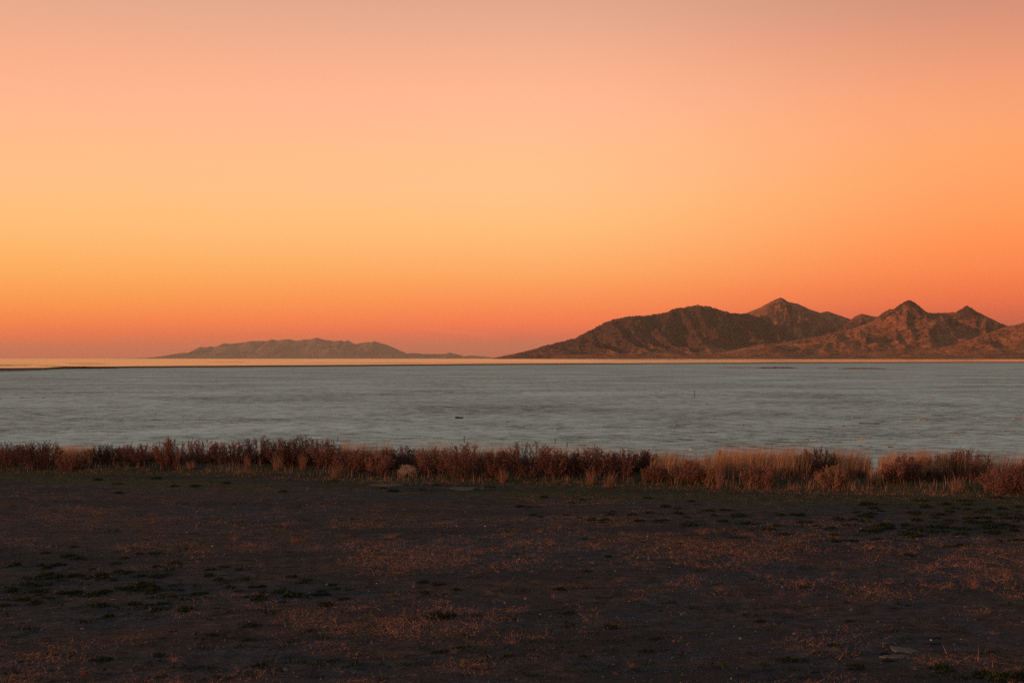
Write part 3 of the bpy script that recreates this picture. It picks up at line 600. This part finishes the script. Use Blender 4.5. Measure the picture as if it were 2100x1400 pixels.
def dead_weed(H, W, r):
    n = 46; an = r.uniform(0, 2 * np.pi, n); s_ = np.linspace(0, 1, 5)[None, :, None]; L_ = r.uniform(.5, 1, n)
    tip = np.stack([np.cos(an) * W / 2 * L_, np.sin(an) * W / 2 * L_, H * r.uniform(.2, 1, n)], -1); b = np.zeros((n, 3)); b[:, 2] = -.01
    c1 = tip * np.array([.5, .5, .9]) + r.normal(size=(n, 3)) * W * .08
    path = b[:, None] * (1 - s_) ** 2 + 2 * c1[:, None] * s_ * (1 - s_) + tip[:, None] * s_ ** 2
    n2 = 260; kk = r.integers(0, n, n2); j = r.integers(1, 5, n2)
    return join([tubes(path, .003, .0015), leaves(path[kk, j], unit(r.normal(size=(n2, 3)) + np.array([0, 0, .4])), r.uniform(.02, .07, n2), r.uniform(.003, .007, n2), r)])
DW = [mesh_np('dead_weed', *dead_weed(.5, 1.0, np.random.default_rng(700 + i)), M_LITTER) for i in range(6)]
for i, (u, v, w, hs, lb) in enumerate([
   (1645, 1198, 40, 1.1, 'bushy russet dead weed above the middle of the weedy drift'), (1995, 1205, 44, 1.2, 'tall russet dead weed, biggest in its drift'), (1945, 1203, 26, 1.3, 'narrow upright russet dead weed beside the biggest one'), (1575, 1182, 30, .9, 'fanned russet dead weed'),
   (2058, 1180, 30, .9, 'russet dead weed near the frame edge, half across the lot'), (1475, 1208, 36, .7, 'low russet dead weed in line with the bushy one'), (1706, 1176, 18, 1.4, 'thin upright russet dead weed'), (1128, 1120, 36, .9, 'spiky russet dead weed in the straw band of the lot'), (985, 1135, 44, .6, 'spreading russet dead weed low in the straw band'),
   (1045, 1098, 46, .5, 'flat drift of russet dead weed in the straw band'), (848, 1206, 14, 2.2, 'slender pale dead weed standing alone on the gravel'), (1135, 1224, 16, 1.8, 'upright dead twig on a dark stub'), (482, 1108, 40, .7, 'russet dead weed beside the white litter'), (605, 1110, 56, .6, 'long russet dead weed past the white litter'),
   (360, 1360, 56, .7, 'russet dead weed spreading near the lower frame edge'), (172, 1385, 60, .6, 'flat russet dead weed at the lower frame edge'), (478, 1388, 30, .8, 'small russet dead weed at the lower frame edge'), (1050, 1322, 36, .8, 'curled russet dead weed in the lower middle of the lot'), (1262, 1382, 18, 1.0, 'little bright straw tuft near the lower frame edge'),
   (1295, 1368, 46, .7, 'russet dead weed close to the bright straw tuft'), (1820, 1195, 40, .5, 'low trailing russet dead weed'), (1440, 1098, 50, .6, 'russet dead weed at the start of the drift'), (1270, 1190, 40, .6, 'loose russet dead weed at the end of the straw band'), (1905, 1165, 40, .7, 'russet dead weed behind the biggest one'),
   (930, 1340, 36, .6, 'russet dead weed low in the middle of the lot'), (2085, 1375, 36, .8, 'russet dead weed above the dark corner mat'), (2035, 1300, 36, .6, 'russet dead weed past the pale slabs'), (800, 1102, 60, .4, 'thin drift of russet dead weed across the dark gravel')]):
    x, y = px(u, v); w_ = w * y / F; rr_ = np.random.default_rng(800 + i)
    o = link('dead_weed', DW[i % 6], None, (x, y, float(ground_z(x, y))), label=lb, category='weed', group='dead weeds on the lot')
    o.rotation_euler[2] = rr_.uniform(0, 6.28); o.scale = (w_, w_, w_ * hs)

# ------------------------------------------------------------------ stones
m, tr = new_mat('pale_slab'); finish(tr, mixc(tr, noise(tr, 14, 5, .7), rgb(.062, .054, .051), rgb(.105, .091, .085)), .9, .1, (noise(tr, 60, 3), .4, .01)); M_SLAB = m
m, tr = new_mat('pale_stone'); finish(tr, mixc(tr, noise(tr, 9, 4), rgb(.22, .18, .15), rgb(.50, .43, .37)), .8, .2); M_STONE = m
def slab(outline_px, thick, r):
    P = []
    for a0, b0 in zip(outline_px, outline_px[1:] + outline_px[:1]):
        for f_ in np.linspace(0, 1, 5)[:-1]: P.append((a0[0] + (b0[0] - a0[0]) * f_, a0[1] + (b0[1] - a0[1]) * f_))
    W_ = np.array([px(u_, v_) for u_, v_ in P]); c_ = W_.mean(0); W_ = W_ - c_; W_ = W_ * (1 + r.normal(0, .07, (len(W_), 1)))
    gz = ground_z(W_[:, 0] + c_[0], W_[:, 1] + c_[1]); g0 = float(gz.max()); n = len(W_)
    rings = [np.c_[W_, np.full(n, -.08)], np.c_[W_, np.full(n, thick * .7)], np.c_[W_ * .975, np.full(n, thick)], np.c_[W_ * .5, thick + r.normal(0, .002, n)]]
    V = np.concatenate(rings + [[[0, 0, thick]]]); Fc = []
    for k_ in range(3):
        for j in range(n): j2 = (j + 1) % n; Fc += [(k_ * n + j, k_ * n + j2, k_ * n + n + j2), (k_ * n + j, k_ * n + n + j2, k_ * n + n + j)]
    for j in range(n): Fc.append((3 * n + j, 3 * n + (j + 1) % n, 4 * n))
    return mesh_np('flat_slab', V, Fc, M_SLAB), (c_[0], c_[1], g0)
for i, (pts, th, lb) in enumerate([
   ([(1822, 1324.8), (1843, 1326.7), (1864, 1328.6), (1887, 1337), (1866, 1338), (1833, 1335.5)], .006, 'larger pale flat slab set in the gravel near the lower corner'),
   ([(1799, 1345.7), (1818, 1342.5), (1858, 1342), (1862, 1344), (1850, 1348.6), (1818, 1348.2)], .006, 'smaller pale flat slab just in front of the larger one'),
   ([(752, 996), (775, 993.5), (822, 993), (828, 996), (800, 999)], .003, 'grey bare slab in the olive strip below the pale tumbleweed'),
   ([(915, 1003), (940, 999.5), (985, 1001), (992, 1005), (940, 1006.5)], .003, 'grey bare slab in the olive strip below the large dark shrub')]):
    me, loc = slab(pts, th, np.random.default_rng(900 + i)); link('flat_slab', me, None, loc, label=lb, category='slab', group='flat slabs in the ground')
def stone_mesh(r, mat=M_STONE):
    import bmesh
    bm = bmesh.new(); bmesh.ops.create_icosphere(bm, subdivisions=1, radius=.5)
    for v_ in bm.verts: v_.co *= float(r.uniform(.75, 1.15)); v_.co.z *= .55
    me = bpy.data.meshes.new('stone'); bm.to_mesh(me); bm.free(); me.materials.append(mat); return me
ST_ = [stone_mesh(np.random.default_rng(950 + i)) for i in range(5)]
for i, (u, v, w, lb) in enumerate([
   (937, 1079, 4.5, 'small white stone on the dark gravel strip, one of two'), (995, 1079, 5.5, 'wider of the two white stones on the dark gravel strip'), (1328, 1101, 5, 'white stone at the edge of the straw band'), (385, 1093, 5, 'white stone beside a yellowish bit of weed'), (437, 1120, 6, 'white stone at the end of a pale stick'), (1773, 1201, 4.5, 'white stone under the trailing dead weed'),
   (1907, 1311, 7, 'bright orange-lit stone above the pale slabs'), (2047, 1060, 4, 'white stone in the dense weedy patch'), (621, 1257, 4, 'white stone past the tail of the weedy patch'), (773, 1198, 4.5, 'orange-lit stone on the bare middle of the lot'), (630, 1035, 3.5, 'tiny white stone close below the olive strip'), (404, 1047, 4, 'reddish pale stone below the olive strip'),
   (1038, 1306, 4, 'pale stone above the curled dead weed'), (1065, 1147, 5, 'orange-lit stone in the straw band'), (1308, 1142, 4, 'pale stone past the straw band'), (1290, 1228, 4, 'small orange-lit stone by itself on the gravel'), (1077, 1226, 5, 'small orange-lit stone near the upright dead twig'), (1660, 1310, 4, 'pale stone on dark gravel left of the slabs'), (1735, 1020, 4, 'pale stone in the olive strip before the gap'), (1764, 1082, 4, 'pale stone at the near edge of the dense weedy patch')]):
    x, y = px(u, v); w_ = w * .8 * y / F; o = link('pale_stone', ST_[i % 5], None, (x, y, float(ground_z(x, y)) + w_ * .2), label=lb.replace(' left of the slabs', ' beside the slabs'), category='stone', group='pale stones on the lot')
    o.scale = (w_, w_ * .8, w_); o.rotation_euler[2] = i * 1.3
# small gravel
n = 11500; v = HORIZON + 270 + r.uniform(0, 1, n) * 400; u = r.uniform(-420, 2520, n); x, y = px(u, v)
s_ = r.gamma(2.0, .006, n) + .006
base = np.array([(0, 0, .5), (.5, 0, 0), (0, .5, 0), (-.5, 0, 0), (0, -.5, 0)]); V = base[None] * s_[:, None, None] * r.uniform(.6, 1.4, (n, 5, 3)) + np.stack([x, y, ground_z(x, y)], -1)[:, None]
k = (np.arange(n) * 5)[:, None]; Fc = np.concatenate([k + np.array(q_) for q_ in ((0, 1, 2), (0, 2, 3), (0, 3, 4), (0, 4, 1))])
m, tr = new_mat('gravel_stones'); g = tr.nodes.new('ShaderNodeNewGeometry'); finish(tr, ramp(tr, g.outputs['Random Per Island'], [(0, rgb(.02, .02, .024)), (.7, rgb(.07, .068, .072)), (.97, rgb(.10, .095, .09)), (1, rgb(.24, .21, .19))]), .9, .15)
link('gravel', mesh_np('gravel', V.reshape(-1, 3), Fc, m), kind='stuff', label='small loose gravel over the lot')

# ------------------------------------------------------------------ salt flat: driftwood, crust and the far scrub
m, tr = new_mat('driftwood'); g = tr.nodes.new('ShaderNodeTexCoord'); finish(tr, mixc(tr, noise(tr, 6, 5, .6, g.outputs['Object']), rgb(.17, .12, .09), rgb(.42, .33, .26)), .9, .1); M_WOOD = m
m, tr = new_mat('dark_driftwood'); finish(tr, mixc(tr, noise(tr, 6, 5), rgb(.03, .025, .022), rgb(.09, .065, .05)), .9, .1); M_WOODD = m
m, tr = new_mat('bleached_driftwood'); finish(tr, mixc(tr, noise(tr, 6, 5), rgb(.45, .38, .30), rgb(.72, .64, .54)), .9, .1); M_WOODP = m
def log_mesh(Lg, R, r, mat, branch=True):
    def tube(P, rad, k=7):
        V, Fc = [], []; n = len(P)
        for i in range(n):
            d_ = unit((P[min(i + 1, n - 1)] - P[max(i - 1, 0)])[None])[0]; a_ = unit(np.cross(d_, [0, 0.2, 1])[None])[0]; b_ = np.cross(d_, a_)
            for j in range(k): an = 2 * np.pi * j / k; V.append(P[i] + rad[i] * r.uniform(.82, 1.12) * (math.cos(an) * a_ + math.sin(an) * b_))
        for i in range(n - 1):
            for j in range(k): j2 = (j + 1) % k; Fc += [(i * k + j, i * k + j2, i * k + k + j2), (i * k + j, i * k + k + j2, i * k + k + j)]
        V += [P[0], P[-1]]
        for j in range(k): Fc += [(n * k, (j + 1) % k, j), (n * k + 1, (n - 1) * k + j, (n - 1) * k + (j + 1) % k)]
        return np.array(V), np.array(Fc)
    s_ = np.linspace(-.5, .5, 8); P = np.stack([s_ * Lg, .08 * Lg * np.sin(s_ * 4 + r.uniform(0, 6)), R * .8 + .05 * Lg * np.abs(s_) * r.uniform(0, 1) + 0 * s_], -1)
    parts = [tube(P, R * np.linspace(1.0, .55, 8))]
    if branch:
        b0 = P[5]; q_ = np.linspace(0, 1, 5)[:, None]; parts.append(tube(b0 + q_ * np.array([.16 * Lg, .12 * Lg, .12 * Lg * r.uniform(.3, 1)]), R * .45 * np.linspace(1, .4, 5), 5))
    return mesh_np('driftwood', *join(parts), mat, True)
for i, (u, v, w, tk, kd, lb) in enumerate([
   (942, 858, 15, 4.2, 'd', 'dark block of driftwood alone far out on the salt flat'), (1152, 876, 8, 2.4, 'w', 'short orange driftwood piece on the flat behind the largest shrub'), (1245, 876, 18, 1.8, 'd', 'thin dark driftwood stick on the flat behind the ragged shrub'), (1143, 881, 9, 1.6, 'p', 'pale splinter of driftwood by the short orange piece'),
   (873, 896, 16, 1.6, 'p', 'pale driftwood sliver behind the shrub past the tumbleweed'), (815, 893, 8, 1.3, 'p', 'tiny pale driftwood sliver above the tumbleweed'), (1282, 921, 8, 2.2, 'p', 'pale driftwood stub just behind the ragged shrub'), (1353, 918, 9, 1.6, 'p', 'pale driftwood stub behind the end of the tall brush'), (1393, 873, 20, 2.2, 'w', 'tan driftwood stick under the dark crust streak'),
   (650, 898, 17, 2.0, 'p', 'bleached white driftwood branch behind the spiky shrubs'), (638, 902, 10, 2.0, 'd', 'dark driftwood stub at the end of the bleached branch'), (1525, 872, 8, 2.4, 'w', 'orange driftwood chunk beyond the orange grass'), (1585, 857, 6, 2.0, 'w', 'small brown driftwood chunk farther out than the orange one'), (1563, 919, 17, 2.8, 'w', 'tan driftwood log just behind the orange grass'),
   (1668, 903, 12, 1.6, 'p', 'pale thin driftwood behind the dark shrub in the orange grass'), (1683, 907, 10, 1.8, 'w', 'short tan driftwood beside the pale thin piece'), (1733, 874, 15, 2.4, 'w', 'brown driftwood log at the end of the dark one'), (1755, 858, 20, 2.2, 'w', 'faint tan driftwood log farther out than the dark one'), (1783, 869, 40, 2.0, 'd', 'long dark driftwood log on the open flat above the gap'),
   (1862, 861, 36, 1.8, 'w', 'long thin red-brown driftwood log on the flat past the gap'), (1893, 863, 18, 3.4, 'w', 'thick forked red-brown driftwood at the end of the long thin log'), (1758, 903, 18, 2.4, 'w', 'orange driftwood stick, lower of the close pair above the gap'), (1773, 899, 20, 2.2, 'w', 'orange driftwood stick, upper of the close pair above the gap'), (1825, 917, 14, 2.4, 'w', 'bright orange driftwood piece just above the gap in the belt'),
   (1712, 907, 25, 1.6, 'd', 'thin dark driftwood stick before the close orange pair'), (1960, 892, 18, 2.0, 'w', 'red-brown driftwood stick behind the big bristly shrub'), (2068, 884, 26, 1.6, 'w', 'long thin tan driftwood near the frame edge'), (2087, 859, 18, 2.2, 'w', 'tan driftwood log farthest along the frame edge'), (1908, 818, 16, 1.8, 'w', 'pale tan driftwood far out on the flat'), (1417, 922, 7, 2.0, 'p', 'white driftwood chip behind the low russet shrub')]):
    x, y = px(u, v, PLAYA_Z); sc = y / F; rr_ = np.random.default_rng(1000 + i); mat = {'w': M_WOOD, 'd': M_WOODD, 'p': M_WOODP}[kd]
    o = link('driftwood', log_mesh(w * sc * 1.05, tk * sc * .62, rr_, mat, w > 12), None, (x, y, PLAYA_Z - .01), label=lb, category='driftwood', group='driftwood on the salt flat')
    o.rotation_euler[2] = rr_.normal(0, .25)
# marker stake
x, y = px(1424, 815, PLAYA_Z); V = []; hs_ = [-.15, .25, .55, .84]
for k_, hz in enumerate(hs_):
    for j in range(6): an = j * math.pi / 3; V.append((.035 * (1 - .12 * k_) * math.cos(an) + .012 * k_, .035 * (1 - .12 * k_) * math.sin(an), hz))
V.append((.04, 0, .90)); Fc = []
for k_ in range(3):
    for j in range(6): j2 = (j + 1) % 6; Fc += [(k_ * 6 + j, k_ * 6 + j2, k_ * 6 + 6 + j2), (k_ * 6 + j, k_ * 6 + 6 + j2, k_ * 6 + 6 + j)]
for j in range(6): Fc.append((18 + j, 18 + (j + 1) % 6, 24))
link('wooden_stake', mesh_np('wooden_stake', V, Fc, M_WOODD), None, (x, y, PLAYA_Z), label='thin dark stake standing upright on the salt flat', category='stake')
# loose crust plates and clods
n = 33000; v = HORIZON + 22 + r.uniform(0, 1, n) ** 1.1 * 182; u = r.uniform(-420, 2520, n); x, y = px(u, v, PLAYA_Z)
k = fbm(x / 6, y / 6, 3, 91) + .4 * fbm(x / 1.5, y / 1.5, 2, 93) > r.uniform(-.2, .7, n); x, y = x[k], y[k]; n = len(x)
s_ = (r.gamma(1.3, .03, n) + .025) * np.clip(y / 90, .8, 2.0)
V = base[None] * np.array([1.5, 1.0, .35]) * s_[:, None, None] * r.uniform(.5, 1.5, (n, 5, 3)) + np.stack([x, y, np.full(n, PLAYA_Z + .0)], -1)[:, None]
k = (np.arange(n) * 5)[:, None]; Fc = np.concatenate([k + np.array(q_) for q_ in ((0, 1, 2), (0, 2, 3), (0, 3, 4), (0, 4, 1))])
m, tr = new_mat('crust_clods'); g = tr.nodes.new('ShaderNodeNewGeometry'); finish(tr, ramp(tr, g.outputs['Random Per Island'], [(0, rgb(.13, .125, .115)), (.35, rgb(.27, .265, .245)), (.8, rgb(.42, .42, .39)), (1, rgb(.6, .58, .53))]), .9, .1)
link('crust_debris', mesh_np('crust_debris', V.reshape(-1, 3), Fc, m), kind='stuff', label='loose clods and crust plates on the salt flat')
# lines of scrub far out on the flat
def scrub_line(u0, u1, v, hp, n, r):
    u = r.uniform(u0, u1, n); s_ = np.sin((u - u0) / (u1 - u0) * np.pi) ** .5; vv_ = v + r.uniform(-.5, .5, n); x, y = px(u, vv_, PLAYA_Z)
    h = hp * y / F * s_ * (.6 + .6 * np.abs(fbm(u / 7, u * 0 + v, 2, 7))) * r.uniform(.3, 1, n)
    b_ = np.stack([x, y, np.full(n, PLAYA_Z)], -1)
    return blades(b_, r.normal(0, .5, (n, 2)) * h[:, None], h, h * .5 + .05, r)
for i, (u0, u1, v, hp, n, lb) in enumerate([(1470, 1555, 754.4, 2.2, 600, 'thin scrub line far out on the flat under the island'), (1545, 1638, 754.8, 4.0, 1300, 'tallest dark scrub line far out on the flat'), (1672, 1705, 755, 2.0, 300, 'short scrub line between two longer ones on the flat'), (1718, 1820, 756.2, 3.6, 1200, 'dark scrub line under the far pointed peaks'), (1820, 1860, 757, 1.4, 250, 'faint scrub tail at the end of the dark line'),
                                           (104, 240, 755.0, 6.2, 2600, 'scrubby dark spit at the water edge'), (225, 330, 753.0, 1.2, 500, 'low scrub trailing off the dark spit')]):
    link('scrub', mesh_np('scrub', *scrub_line(u0, u1, v, hp, n, r), M_DARK if i != 5 else M_WOODD), kind='stuff', label=lb)

# ------------------------------------------------------------------ haze in the air
HX = L + 2000.0; z0, z1 = WATER_Z - 8.5, 930.0
V = [(sx * HX, sy * HX, z) for z in (z0, z1) for sx, sy in ((-1, -1), (1, -1), (1, 1), (-1, 1))]
m, tr = new_mat('haze'); pv = tr.nodes.new('ShaderNodeVolumePrincipled'); o = tr.nodes.new('ShaderNodeOutputMaterial')
pv.inputs['Color'].default_value = (.84, .76, .64, 1); pv.inputs['Density'].default_value = 0.8e-5; pv.inputs['Anisotropy'].default_value = 0.0
tr.links.new(pv.outputs[0], o.inputs['Volume'])
link('haze', mesh_np('haze', V, [(3, 2, 1, 0), (4, 5, 6, 7), (0, 1, 5, 4), (1, 2, 6, 5), (2, 3, 7, 6), (3, 0, 4, 7)], m), kind='stuff', label='thin dusty evening haze over the lake')
